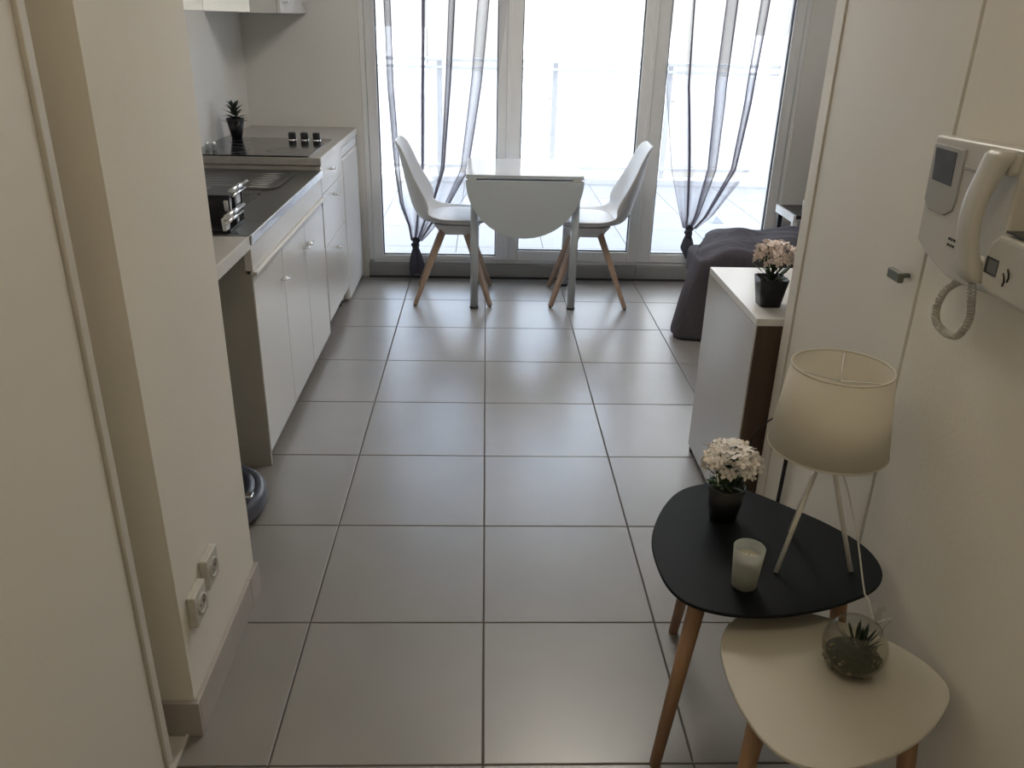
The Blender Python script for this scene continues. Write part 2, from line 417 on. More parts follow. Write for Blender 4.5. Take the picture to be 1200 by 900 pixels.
# ------------------------------------------------------------------ terrace
tf = struct('floor', B(-3.0, 5.0, 3.72, 7.2, -0.15, -0.004), M_grout, label='pale tiled terrace floor outside the glazed doors')
ttm = tile_mesh(0.2977, 0.002, 0.0035, M_ttile)
for i in range(-3, 6):
    for j in range(0, 6):
        inst('tile', ttm, tf, (0.1 + i * 0.6, 4.03 + j * 0.6, 0.0))
rail = thing('balcony_railing', (0.5, 6.85, 0), 'pale railing with frosted panels along the edge of the terrace', 'railing')
make('kerb', B(-3, 5, 6.80, 7.0, -0.002, 0.055), M_rail, rail, bevel=0.005)
make('top_rail', B(-3, 5, 6.84, 6.90, 1.085, 1.115), M_rail, rail, bevel=0.004)
make('lower_rail', B(-3, 5, 6.85, 6.89, 1.02, 1.045), M_rail, rail, bevel=0.004)
make('bottom_rail', B(-3, 5, 6.85, 6.89, 0.13, 0.16), M_rail, rail, bevel=0.004)
for x in (-2.6, -1.52, -0.44, 0.64, 1.72, 2.80, 3.88):
    make('post', B(x - 0.025, x + 0.025, 6.90, 6.94, 0.055, 1.10), M_rail, rail, bevel=0.004)
    make('frosted_panel', B(x + 0.06, x + 1.02, 6.862, 6.870, 0.18, 1.005), M_frost, rail)
struct('floor', B(-70, 70, 7.3, 120, -8.4, -8.0), M_conc, label='unseen street plane far below, added to block sky light from beneath')  # added unseen ground plane, cuts off sky light from underneath
# block standing across the street
fac = thing('apartment_building', (1.0, 24.0, -8), 'sunlit pale building seen blown out beyond the terrace railing', 'building')
make('wall', B(-26, 28, 24, 30, -8, 7.5), M_facade, fac)
for i in range(9):
    for j in range(5):
        fr = make('window_frame', B(-14 + i * 3.6, -12.5 + i * 3.6, 23.93, 24.0, -6.4 + j * 2.9, -4.6 + j * 2.9), M_rail, fac)
struct('ceiling', B(-3, 5, 3.82, 5.3, 2.62, 2.8), M_rail, label='unseen slab over the inner half of the terrace, added to darken it')  # added overhead slab, unseen, lowers the light on the terrace tiles
pyr = G(); pyr.add([(1.80, 5.19, 0), (1.90, 5.19, 0), (1.91, 5.30, 0), (1.79, 5.30, 0), (1.845, 5.245, 0.055)], [(3, 2, 1, 0), (0, 1, 4), (1, 2, 4), (2, 3, 4), (3, 0, 4)])
tag(make('stone', pyr, M_conc, bevel=0.006), 'small grey pointed lump lying on the terrace tiles behind the right curtain', 'stone')

# ------------------------------------------------------------------ kitchen
KX = -0.737
def knob_bar(y, z, x=KX + 0.018):
    g = G()
    g.tube([(x - 0.002, y - 0.012, z), (x + 0.020, y - 0.012, z)], 0.004, 10)
    g.tube([(x - 0.002, y + 0.012, z), (x + 0.020, y + 0.012, z)], 0.004, 10)
    g.tube([(x + 0.020, y - 0.022, z + 0.002), (x + 0.022, y, z), (x + 0.020, y + 0.022, z + 0.002)], 0.0048, 10)
    return g
# near worktop end (counter over an open bay)
nw = thing('worktop', (-1.03, 0.92, 0), 'short pale laminate worktop end just past the wall stub', 'worktop')
make('board', B(XL + 0.002, KX, 0.60, 1.262, 0.775, 0.813), M_work, nw, bevel=0.002)
make('edge_strip', B(KX, KX + 0.004, 0.60, 1.262, 0.774, 0.814), M_workedge, nw, bevel=0.001)
# sink unit
su = thing('sink_cabinet', (-1.03, 1.87, 0), 'white sink base cabinet with double doors and a false front', 'cabinet')
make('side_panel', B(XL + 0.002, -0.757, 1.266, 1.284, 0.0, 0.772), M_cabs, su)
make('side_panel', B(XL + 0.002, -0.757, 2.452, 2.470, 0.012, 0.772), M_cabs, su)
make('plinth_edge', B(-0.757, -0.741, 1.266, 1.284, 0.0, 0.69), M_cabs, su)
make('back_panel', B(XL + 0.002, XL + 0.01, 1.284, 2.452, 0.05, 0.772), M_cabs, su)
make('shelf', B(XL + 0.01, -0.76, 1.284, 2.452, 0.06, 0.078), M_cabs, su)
make('false_front', B(-0.757, KX + 0.004, 1.262, 2.452, 0.702, 0.785), M_cab, su, bevel=0.002)
make('drip_edge', B(KX - 0.006, KX + 0.016, 1.262, 2.452, 0.686, 0.700), M_workedge, su, bevel=0.003)
for (a, b, hy) in ((1.268, 1.660, 1.625), (1.664, 2.050, 2.022), (2.054, 2.450, 2.086)):
    dd = make('door', B(-0.756, KX, a, b, 0.055, 0.682), M_cab, su, bevel=0.0015)
    make('handle', knob_bar(hy, 0.583 if hy > 1.8 else 0.570, KX + 0.001), M_chrome, dd)
make('foot', B(-0.80, -0.77, 2.40, 2.44, 0, 0.055), M_rub, su)
make('foot', B(-0.80, -0.77, 1.30, 1.33, 0, 0.055), M_rub, su)
make('gap_shade_strip', B(-0.757, KX + 0.002, 2.4545, 2.474, 0.66, 0.80), M_steel, su)  # dark strip put in for the shaded gap next to the drawers
# stainless sink top with two bowls
st = thing('sink', (-1.03, 1.87, 0.80), 'dark stainless steel sink top with bowl and drainer', 'sink')
g = G(); z1 = 0.815; z0 = 0.800
bx0, bx1, by0, by1 = -1.20, -0.86, 1.46, 1.92    # bowl
g.box(XL + 0.002, KX + 0.004, 1.264, by0, z0, z1).box(XL + 0.002, KX + 0.004, by1, 2.470, z0, z1)
g.box(XL + 0.002, bx0, by0, by1, z0, z1).box(bx1, KX + 0.004, by0, by1, z0, z1)
make('rim', g, M_steel, st, bevel=0.0015)
def rr(x0, x1, y0, y1, z, r, n=5):
    out = []
    for cx, cy, a0 in ((x1 - r, y1 - r, 0), (x0 + r, y1 - r, pi / 2), (x0 + r, y0 + r, pi), (x1 - r, y0 + r, 1.5 * pi)):
        for k in range(n + 1):
            a = a0 + pi / 2 * k / n; out.append(Vector((cx + r * cos(a), cy + r * sin(a), z)))
    return out
g = G(); g.loft([rr(bx0 - .002, bx1 + .002, by0 - .002, by1 + .002, z1 + 0.0005, .05), rr(bx0 + .004, bx1 - .004, by0 + .004, by1 - .004, z1 - 0.01, .05), rr(bx0 + .02, bx1 - .02, by0 + .02, by1 - .02, 0.68, .06)], caps=False)
g.add(rr(bx0 + .02, bx1 - .02, by0 + .02, by1 - .02, 0.68, .06), [list(range(24))])
make('bowl', g, M_steel, st)
make('front_lip', B(KX + 0.004, KX + 0.010, 1.264, 2.470, 0.786, 0.817), M_chrome, st, bevel=0.002)
g = G(); g.loft([rr(-1.25, -0.82, 2.0, 2.42, z1 + 0.003, .05), rr(-1.24, -0.83, 2.01, 2.41, z1 + 0.003, .045), rr(-1.23, -0.84, 2.02, 2.40, z1 + 0.0005, .04)], caps=False)
make('drainer_rim', g, M_steel, st)
for k in range(7):
    y = 2.06 + k * 0.05
    make('drainer_rib', G().tube([(-1.20, y, z1 - 0.0004), (-0.87, y, z1 - 0.0004)], 0.002, 6), M_steel, st)
# hob section worktop
hw = thing('worktop', (-1.03, 3.03, 0), 'raised grey worktop holding the black hob by the far wall', 'worktop')
make('board', B(XL + 0.002, KX, 2.472, 3.598, 0.834, 0.867), M_work, hw, bevel=0.002)
make('edge_strip', B(KX, KX + 0.005, 2.472, 3.598, 0.833, 0.868), M_workedge, hw, bevel=0.001)
hob = thing('hob', (-1.04, 2.74, 0.867), 'black glass hob set in the raised worktop', 'hob')
make('glass_top', B(-1.315, -0.785, 2.475, 3.055, 0.867, 0.874), M_hob, hob, bevel=0.002)
for (x, y, r) in ((-1.17, 2.62, .09), (-0.93, 2.62, .072), (-1.17, 2.87, .072)):
    make('burner_ring', G().lathe([(r, 0.8741), (r - .004, 0.8745), (r - .006, 0.8741)], (x, y, 0), 40), M_bump, hob)
for x in (-0.965, -0.905, -0.845):
    kk = make('knob', G().lathe([(.019, .874), (.019, .905), (.016, .910)], (x, 2.99, 0), 20, cap1=True), M_black, hob)
    make('knob_collar', G().lathe([(.021, .874), (.021, .8775), (.019, .8775)], (x, 2.99, 0), 20), M_chrome, kk)
# drawer unit
du = thing('drawer_cabinet', (-1.03, 2.76, 0), 'white base cabinet with drawers under the hob worktop', 'cabinet')
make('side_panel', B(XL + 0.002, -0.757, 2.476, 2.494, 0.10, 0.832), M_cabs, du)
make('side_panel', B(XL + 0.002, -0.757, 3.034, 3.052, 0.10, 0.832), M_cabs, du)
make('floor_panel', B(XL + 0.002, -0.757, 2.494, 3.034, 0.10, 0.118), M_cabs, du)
for (za, zb, hz, hy) in ((0.704, 0.830, 0.785, 2.70), (0.460, 0.700, 0.655, 2.76), (0.104, 0.456, 0.395, 2.76)):
    dr = make('drawer', B(-0.756, KX, 2.478, 3.050, za, zb), M_cab, du, bevel=0.0015)
    make('handle', knob_bar(hy, hz, KX + 0.001), M_chrome, dr)
for y in (2.51, 3.02):
    make('foot', G().tube([(-0.80, y, 0.0), (-0.80, y, 0.10)], [.020, .014], 12), M_rub, du)
# small fridge
fr = thing('fridge', (-1.03, 3.32, 0), 'small white under-counter fridge beside the glazed doors', 'fridge')
make('body', B(XL + 0.03, -0.775, 3.065, 3.575, 0.012, 0.825), M_cab, fr, bevel=0.004)
make('door', B(-0.772, -0.735, 3.065, 3.575, 0.02, 0.775), M_cab, fr, bevel=0.012, seg=4)
make('control_strip', B(-0.772, -0.740, 3.065, 3.575, 0.780, 0.825), M_frame, fr, bevel=0.004)
make('foot', G().tube([(-0.80, 3.09, 0), (-0.80, 3.09, 0.02)], .018, 12), M_rub, fr)
make('foot', G().tube([(-0.80, 3.55, 0), (-0.80, 3.55, 0.02)], .018, 12), M_rub, fr)
# wall cabinets
uc = thing('wall_cabinet', (-1.15, 1.84, 1.445), 'bright cream wall cabinet above the sink', 'cabinet')
make('carcass', B(XL + 0.002, -0.992, 1.24, 2.445, 1.446, 2.10), M_cab, uc)
for a, b, hy in ((1.24, 1.838, 1.80), (1.842, 2.445, 2.16)):
    dd = make('door', B(-0.990, -0.972, a, b, 1.448, 2.10), M_cream, uc, bevel=0.0015)
    make('handle', knob_bar(hy, 1.494, -0.971), M_chrome, dd)
uc = thing('wall_cabinet', (-1.15, 3.30, 1.445), 'grey wall cabinet in the far corner above the hob', 'cabinet')
make('carcass', B(XL + 0.002, -0.992, 3.0, 3.595, 1.446, 2.10), M_cab, uc)
for a, b, hy in ((3.0, 3.296, 3.07), (3.300, 3.595, 3.53)):
    dd = make('door', B(-0.990, -0.972, a, b, 1.448, 2.10), M_cab, uc, bevel=0.0015)
    make('handle', knob_bar(hy, 1.494, -0.971), M_chrome, dd)

# ------------------------------------------------------------------ two tier rack by the sink
rk = thing('dish_rack', (-0.83, 1.40, 0.815), 'black two-tier rack with chrome rails beside the sink bowl', 'rack')
g = G()
g.box(-0.915, -0.825, 1.40, 1.408, 0.8165, 0.905); g.box(-0.915, -0.825, 1.545, 1.553, 0.8165, 0.905)
g.box(-0.915, -0.82, 1.395, 1.557, 0.905, 0.912); g.box(-0.915, -0.800, 1.30, 1.47, 0.8165, 0.823); g.box(-0.915, -0.908, 1.40, 1.55, 0.8165, 0.90)
g.box(-0.85, -0.80, 1.375, 1.392, 0.823, 0.862); g.box(-0.86, -0.825, 1.462, 1.482, 0.86, 0.905)
make('frame', g, M_black, rk)
make('rail', G().tube([(-0.822, 1.42, 0.920), (-0.822, 1.60, 0.920)], .0085, 10), M_chrome, rk)
make('rail', G().tube([(-0.818, 1.42, 0.905), (-0.818, 1.57, 0.905)], .0045, 8), M_chrome, rk)
make('rail', G().tube([(-0.802, 1.28, 0.868), (-0.802, 1.47, 0.868)], .0085, 10), M_chrome, rk)
make('rail', G().tube([(-0.800, 1.27, 0.852), (-0.800, 1.45, 0.852)], .006, 8), M_chrome, rk)
for (x, y, z) in ((-0.835, 1.415, .855), (-0.835, 1.520, .862), (-0.812, 1.300, .8235), (-0.812, 1.405, .8235)):
    g = G(); w0, w1 = .020, .027
    g.loft([[Vector((x - .006, y - w0, z)), Vector((x + .006, y - w0, z)), Vector((x + .006, y + w0, z)), Vector((x - .006, y + w0, z))],
            [Vector((x - .006, y - w1, z + .040)), Vector((x + .006, y - w1, z + .040)), Vector((x + .006, y + w1, z + .040)), Vector((x - .006, y + w1, z + .040))]], smooth=False)
    make('white_plate', g, M_shell, rk, bevel=.002)

# hob plant
hp = thing('potted_succulent', (-1.235, 2.985, 0.874), 'small dark plant in a tapered black pot standing on the hob', 'potted plant')
c = (-1.235, 2.985, 0.874)
make('pot', G().lathe([(.024, 0), (.043, .098), (.039, .098), (.034, .085)], c, 24, cap0=True), M_black, hp)
make('soil', G().lathe([(.036, .088), (.001, .092)], c, 20), M_soil, hp)
def leaf_mesh(name, L, W, T, bend, m, n=6, lift=0.0):
    g = G(); rings = []
    for i in range(n + 1):
        t = i / n; wdt = W * (sin(pi * (0.12 + 0.88 * t)) ** 0.8 if t < 1 else 0.02) * 0.5 + 0.0002
        x = L * t; z = bend * L * t * t + lift
        th = T * (1 - t) + 0.0003
        rings.append([Vector((x, -wdt, z)), Vector((x, 0, z - th)), Vector((x, wdt, z)), Vector((x, 0, z + th * 0.4))])
    g.loft(rings, smooth=True)
    me = bpy.data.meshes.new(name); me.from_pydata([tuple(p) for p in g.v], [], g.f); me.materials.append(m)
    me.polygons.foreach_set('use_smooth', [True] * len(me.polygons))
    return me
lm = leaf_mesh('leaf', .060, .021, .003, -0.25, M_leafd)
for lev in range(5):
    for k in range(6):
        a = k * pi / 3 + lev * 0.55
        inst('leaf', lm, hp, (0.006 * cos(a), 0.006 * sin(a), 0.085 + lev * 0.014), (0, -radians(12 + lev * 14), a), 1.0 - 0.05 * lev)
# chrome topped shakers at the back of the hob
for k, (x, lb) in enumerate(((-1.262, 'small glass shaker nearest the wall on the hob'), (-1.232, 'small glass shaker farther from the wall on the hob'))):
    t = thing('shaker', (x, 2.60, 0.874), lb, 'shaker')
    make('body', G().lathe([(.010, 0), (.011, .022), (.009, .026)], (x, 2.60, .874), 16, cap0=True), M_cup, t)
    make('lid', G().lathe([(.010, .0262), (.010, .034), (.006, .037)], (x, 2.60, .874), 16, cap1=True), M_chrome, t)

# robot vacuum in the bay
rv = thing('robot_vacuum', (-0.885, 0.965, 0), 'dark blue round robot vacuum on the floor by the kitchen side panel', 'vacuum')
c = (-0.885, 0.965, 0)
make('body', G().lathe([(0.1680, .012), (0.1926, .022), (0.1949, .060), (0.1848, .078)], c, 48, cap0=True, cap1=True), M_navy, rv)
make('bumper', G().lathe([(0.1966, .028), (0.1999, .034), (0.1999, .070), (0.1882, .083), (0.1680, .085), (0.1680, .078)], c, 48), M_bump, rv)
make('top_ring', G().lathe([(0.1669, .079), (0.1646, .087), (0.1254, .089), (0.1243, .079)], c, 48), M_navy, rv)
make('lid', G().lathe([(0.1221, .080), (0.1210, .092), (0.1120, .093)], c, 40, cap1=True), M_lidg, rv)
make('wheel', G().tube([(-0.84, 0.965, .012), (-0.82, 0.965, .012)], .012, 16), M_rub, rv)
make('sensor', B(-0.722, -0.700, 0.882, 0.910, 0.104, 0.114), M_chrome, rv, bevel=0.003)

# ------------------------------------------------------------------ drop leaf table
tb = thing('drop_leaf_table', (0.196, 3.22, 0), 'white drop-leaf table with its round leaf hanging toward the room', 'table')
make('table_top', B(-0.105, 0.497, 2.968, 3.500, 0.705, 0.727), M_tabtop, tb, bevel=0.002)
pts = []
for k in range(33):
    a = pi + pi * k / 32
    pts.append((0.196 + 0.301 * cos(a), 0.700 + 0.296 * sin(a) ** 1.0 if True else 0))
g = G(); n = len(pts)
g.add([(x, 2.950, z) for x, z in pts] + [(x, 2.966, z) for x, z in pts], [list(range(n)), list(range(2 * n - 1, n - 1, -1))] + [(i, i + n, (i + 1) % n + n, (i + 1) % n) for i in range(n)])
make('drop_leaf', g, M_tabshade, tb, bevel=0.002)
make('leaf_hinge_rail', B(-0.100, 0.492, 2.950, 2.967, 0.7085, 0.7265), M_tabshade, tb, bevel=0.002)
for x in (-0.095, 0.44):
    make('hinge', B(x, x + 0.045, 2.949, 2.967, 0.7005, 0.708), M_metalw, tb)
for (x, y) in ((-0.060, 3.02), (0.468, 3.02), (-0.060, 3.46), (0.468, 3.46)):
    l = make('leg', G().tube([(x, y, 0.012), (x, y, 0.705)], 0.0215, 16), M_tabshade, tb)
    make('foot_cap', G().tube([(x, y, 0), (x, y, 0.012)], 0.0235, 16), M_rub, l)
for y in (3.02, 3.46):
    make('apron', B(-0.04, 0.448, y - 0.008, y + 0.008, 0.655, 0.7045), M_tabshade, tb)
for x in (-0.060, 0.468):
    make('apron', B(x - 0.008, x + 0.008, 3.04, 3.44, 0.655, 0.7045), M_tabshade, tb)

# ------------------------------------------------------------------ chairs
def make_chair(loc, rz, label):
    t = thing('dining_chair', loc, label, 'chair', 'white shell chairs at the drop-leaf table', rz)
    prof = [(.235, .432), (.215, .445), (.16, .447), (.08, .441), (0, .436), (-.08, .434), (-.145, .440), (-.185, .462), (-.212, .505), (-.228, .56), (-.243, .62), (-.256, .68), (-.268, .74), (-.280, .80), (-.292, .84), (-.304, .855)]
    P = []; n = len(prof); m = 16
    for i, (x, z) in enumerate(prof):
        u = i / (n - 1)
        a = prof[max(0, i - 1)]; b = prof[min(n - 1, i + 1)]
        tx, tz = b[0] - a[0], b[1] - a[1]; L = math.hypot(tx, tz); tx /= L; tz /= L
        nx, nz = tz, -tx      # points up for the seat, forward for the back
        hw = interp([(0, .165), (.1, .205), (.3, .225), (.5, .232), (.65, .222), (.85, .185), (.95, .155), (1, .115)], u)[0]
        rise = interp([(0, .012), (.15, .030), (.35, .050), (.5, .105), (.6, .100), (.75, .060), (.9, .030), (1, .012)], u)[0]
        row = []
        for j in range(m + 1):
            v = -1 + 2 * j / m; r = rise * abs(v) ** 2.6
            y = hw * v * (1 - 0.04 * v * v)
            row.append((x + nx * r if nx > 0 else x + nx * r, y, z + abs(nz) * r))
        P.append(row)
    sh = make('shell', G().grid(P), M_shell, t, solid=0.009, sub=1, local=True)
    # seat cushion
    rings = []
    for (k, z) in ((0.90, .446), (1.0, .454), (1.0, .462), (.9, .470), (.5, .473)):
        rings.append([Vector((0.035 + .165 * k * math.copysign(abs(cos(a)) ** .7, cos(a)), .190 * k * math.copysign(abs(sin(a)) ** .7, sin(a)), z)) for a in [2 * pi * q / 28 for q in range(28)]])
    make('cushion', G().loft(rings), M_cush, t, local=True)
    make('mounting_base', G().loft([[Vector((0.02 + .10 * s * cx, .10 * s * cy, z)) for cx, cy in ((1, .6), (.6, 1), (-.6, 1), (-1, .6), (-1, -.6), (-.6, -1), (.6, -1), (1, -.6))] for s, z in ((.95, .372), (1.05, .395), (1.3, .430))]), M_shell, t, bevel=.004, local=True)
    for sx in (-1, 1):
        for sy in (-1, 1):
            a = Vector((0.01 + sx * .062, sy * .070, .392)); b = Vector((0.0 + sx * .205, sy * .198, 0.006))
            l = make('leg', G().tube([a, b], [.0245, .0155], 4, smooth=False), M_woodg, t, bevel=.003, local=True)
            d = (b - a).normalized()
            make('foot_pad', G().tube([b - d * 0.001, b + d * 0.005], .008, 10), M_rub, l, local=True)
    return t
make_chair((-0.178, 3.235, 0), 0, 'white moulded chair with wooden legs on the left side of the table')
make_chair((0.572, 3.225, 0), pi - 0.05, 'white moulded chair with wooden legs on the right side of the table')

# ------------------------------------------------------------------ sheer curtains
def curtain(name, lk, rk_, zk, xk, ztail, label, folds, seed, y0=3.545, wtail=.023):
    R = random.Random(seed)
    t = thing(name, (xk, y0, 0), label, 'curtain', 'knotted sheer curtains')
    ph = [R.uniform(0, 2 * pi) for _ in range(6)]
    nu, nv = 150, 60
    P = []
    for i in range(nv + 1):
        s = i / nv; z = zk + (2.30 - zk) * s ** 1.25
        xl = interp(lk, z)[0]; xr = interp(rk_, z)[0]; wd = xr - xl
        row = []
        for j in range(nu + 1):
            u = j / nu
            uu = u + (0.082 + .020 * sin(5 * u + ph[4])) * sin(2 * pi * (folds * .8) * u + ph[0] + .5 * sin(3 * s + ph[5])) + 0.03 * sin(2 * pi * folds * .23 * u + ph[1])
            uu = min(1.02, max(-.02, uu))
            amp = 0.020 * (0.35 + 0.65 * min(1, s * 3)) + 0.004
            y = y0 + amp * sin(2 * pi * folds * u + ph[2] + 0.6 * s) + amp * .7 * sin(2 * pi * folds * 2.3 * u + ph[3]) * (1 - s * .4)
            x = xl + wd * uu + 0.35 * amp * cos(2 * pi * folds * u + ph[2])
            row.append((x, y, z))
        P.append(row)
    vo = make('veil', G().grid(P), M_sheer, t)
    at = vo.data.attributes.new('dens', 'FLOAT', 'POINT'); vals = []
    for row in P:
        for j in range(nu + 1):
            a = row[max(0, j - 1)]; b = row[min(nu, j + 1)]
            wd = abs(b[0] - a[0]) / (min(nu, j + 1) - max(0, j - 1)) * nu
            vals.append(max(.5, min(7.0, .62 / max(wd, .02))))
    for k, v in enumerate(vals): at.data[k].value = v
    # knot: twisted lumpy ring
    ring = []
    g = G()
    for q in range(3):
        pts = []
        for k in range(15):
            a = 2 * pi * k / 14 + q
            pts.append((xk + (.012 + .005 * (q % 2)) * cos(a) , y0 + .016 * sin(a), zk - 0.012 + 0.015 * (q - 1) + 0.012 * sin(a + q * 1.7)))
        g.tube(pts, .011, 8, cap=False)
    g.lathe([(.006, .03), (.015, .015), (.017, -.01), (.015, -.035), (.010, -.05)], (xk, y0, zk - .01), 16)
    make('knot', g, M_knot, t)
    P = []
    for i in range(15):
        s = i / 14; z = zk - .03 - (zk - .03 - ztail) * s
        wd = .011 + wtail * sin(min(1, s * 1.2) * pi * .55)
        if seed == 2 and s > .55: wd *= 1 - (s - .55) * 1.7
        row = []
        for j in range(41):
            a = 2 * pi * j / 40; r = wd * (1 + .28 * sin(5 * a + ph[4]) + .15 * sin(9 * a + ph[5]))
            row.append((xk + r * cos(a) + .006 * s, y0 + .6 * r * sin(a), z + .008 * sin(3 * a) * s))
        P.append(row)
    make('tail', G().grid(P), M_knot, t)
    return t
curtain('sheer_curtain', [(.20, -.440), (.224, -.440), (.325, -.462), (.45, -.520), (.642, -.559), (1.1, -.600), (1.52, -.610), (2.3, -.64)],
        [(.20, -.390), (.224, -.388), (.27, -.345), (.343, -.285), (.45, -.165), (.651, -.035), (1.113, .045), (1.54, .09), (2.3, .16)],
        0.235, -0.414, 0.035, 'grey sheer curtain knotted low behind the left chair', 5, 1)
curtain('sheer_curtain', [(.30, 1.180), (.33, 1.172), (.403, 1.148), (.672, 1.075), (1.133, 1.00), (1.56, .985), (2.3, .95)],
        [(.30, 1.235), (.327, 1.245), (.406, 1.335), (.681, 1.520), (1.056, 1.585), (1.576, 1.635), (2.3, 1.70)],
        0.335, 1.207, 0.155, 'grey sheer curtain knotted in front of the right glass door', 4, 2)

# ------------------------------------------------------------------ bed, night table, tv
bed = thing('bed', (1.75, 2.80, 0), 'bed under a dark grey duvet beyond the low cabinet', 'bed')
make('base', B(1.10, 2.55, 2.46, 3.05, 0.04, 0.22), M_night, bed, bevel=.01)
make('mattress', B(1.08, 2.56, 2.45, 3.06, 0.22, 0.37), M_duvet, bed, bevel=.04, seg=4)
P = []
nu, nv = 60, 46
R = random.Random(3)
def duv(a, b):
    # a: along bed from left hem (0) to right (1); b: across from near hem (0) over the top to the far hem (1)
    L = a * 1.95
    if L < 0.44: zz = L; xx = 0.96 + 0.10 * (L / .44) ** 1.3
    else: zz = 0.44; xx = 1.06 + (L - .44)
    W = b * 1.35
    if W < 0.42: z2 = W; yy = 2.50 + .05 * W
    elif W > 0.98: z2 = 1.35 - W + .05; yy = 3.06 + (W - .98) * .1
    else: z2 = 0.44; yy = 2.52 + (W - .42) * .96
    z = min(zz, z2)
    k = 0.06; dz = min(.44 - zz, .44 - z2)
    edge = min(max(0, (L - .40)) / .22, 1)
    z = min(z, .44 - .09 * (1 - edge) ** 2 * (1 if zz >= .4 else 0))
    if zz < .44 and z2 < .44: z = min(zz, z2)
    w = .010 * sin(9 * xx + 14 * yy) + .007 * sin(23 * xx - 8 * yy + 1) + .006 * sin(31 * yy + 3 * z * 10)
    if zz < .42 or z2 < .40:
        xx += .018 * sin(18 * b * 2.2 + 3) * (1 - zz / .44) if zz < .44 else 0
        yy += .020 * sin(16 * xx) * (1 - z2 / .44) if z2 < .44 else 0
    if L < .75: xx += .34 * max(0, (yy - 2.66) / .45) * (1 - L / .75)
    return (xx + w * .5, yy + .06, max(.006, z + .018 * sin(pi * min(1, max(0, (b - .3) / .4))) + w))
for i in range(nu + 1):
    P.append([duv(i / nu, j / nv) for j in range(nv + 1)])
make('duvet', G().grid(P), M_duvet, bed, solid=.02, sub=1)
ns = thing('night_table', (1.80, 3.33, 0), 'low black side table with a pale front edge beyond the bed', 'side table')
g = G(); g.box(1.705, 2.10, 3.20, 3.50, 0.475, 0.495); make('top', g, M_night, ns, bevel=.002)
make('front_frame', G().box(1.692, 1.705, 3.20, 3.50, 0.455, 0.497).box(1.692, 1.718, 3.20, 3.225, 0, .455), M_frame, ns)
for x, y in ((1.715, 3.48), (2.03, 3.48), (2.03, 3.22)):
    make('leg', B(x - .012, x + .012, y - .012, y + .012, 0, .475), M_night, ns)
make('shelf', B(1.68, 2.02, 3.22, 3.47, .20, .215), M_night, ns)
cp = thing('cup', (1.775, 3.26, 0.496), 'small white cup standing on the black side table', 'cup')
make('body', G().lathe([(.018, 0), (.022, .07), (.020, .07), (.016, .004)], (1.775, 3.26, .4965), 20, cap0=True), M_shell, cp)
tv = thing('television', (1.98, 3.34, 0.496), 'dark television edge behind the closet end post', 'television')
make('screen', B(1.83, 2.45, 3.30, 3.335, .56, 1.05), M_tv, tv, bevel=.008)
make('stand', G().box(1.90, 2.04, 3.25, 3.40, .4965, .506).box(1.93, 1.99, 3.31, 3.33, .506, .57), M_tv, tv)
# curtain pull cord on the far wall
tag(make('pull_cord', G().tube([(1.93, 3.585, 2.0), (1.925, 3.585, 1.2), (1.90, 3.585, .98)], .003, 6), M_metalw), 'thin white pull cord hanging on the grey far wall', 'cord')

# ------------------------------------------------------------------ low cabinet with flowers
ds = thing('low_cabinet', (0.96, 1.14, 0), 'glossy white low cabinet with brown wooden near end', 'cabinet')
make('top', B(0.752, 1.17, 0.878, 1.402, 0.678, 0.700), M_cab, ds, bevel=.0015)
make('front_panel', B(0.752, 0.7565, 0.879, 1.402, 0.03, 0.677), M_dfrshade, ds)
make('end_panel', B(0.757, 1.17, 0.880, 0.897, 0.0, 0.677), M_walnut, ds)
make('end_panel', B(0.757, 1.17, 1.383, 1.400, 0.0, 0.677), M_walnut, ds)
make('back_panel', B(1.155, 1.17, 0.8975, 1.3825, 0.03, 0.677), M_walnut, ds)
make('plinth', B(0.765, 0.77, 0.90, 1.38, 0.0, 0.03), M_night, ds)

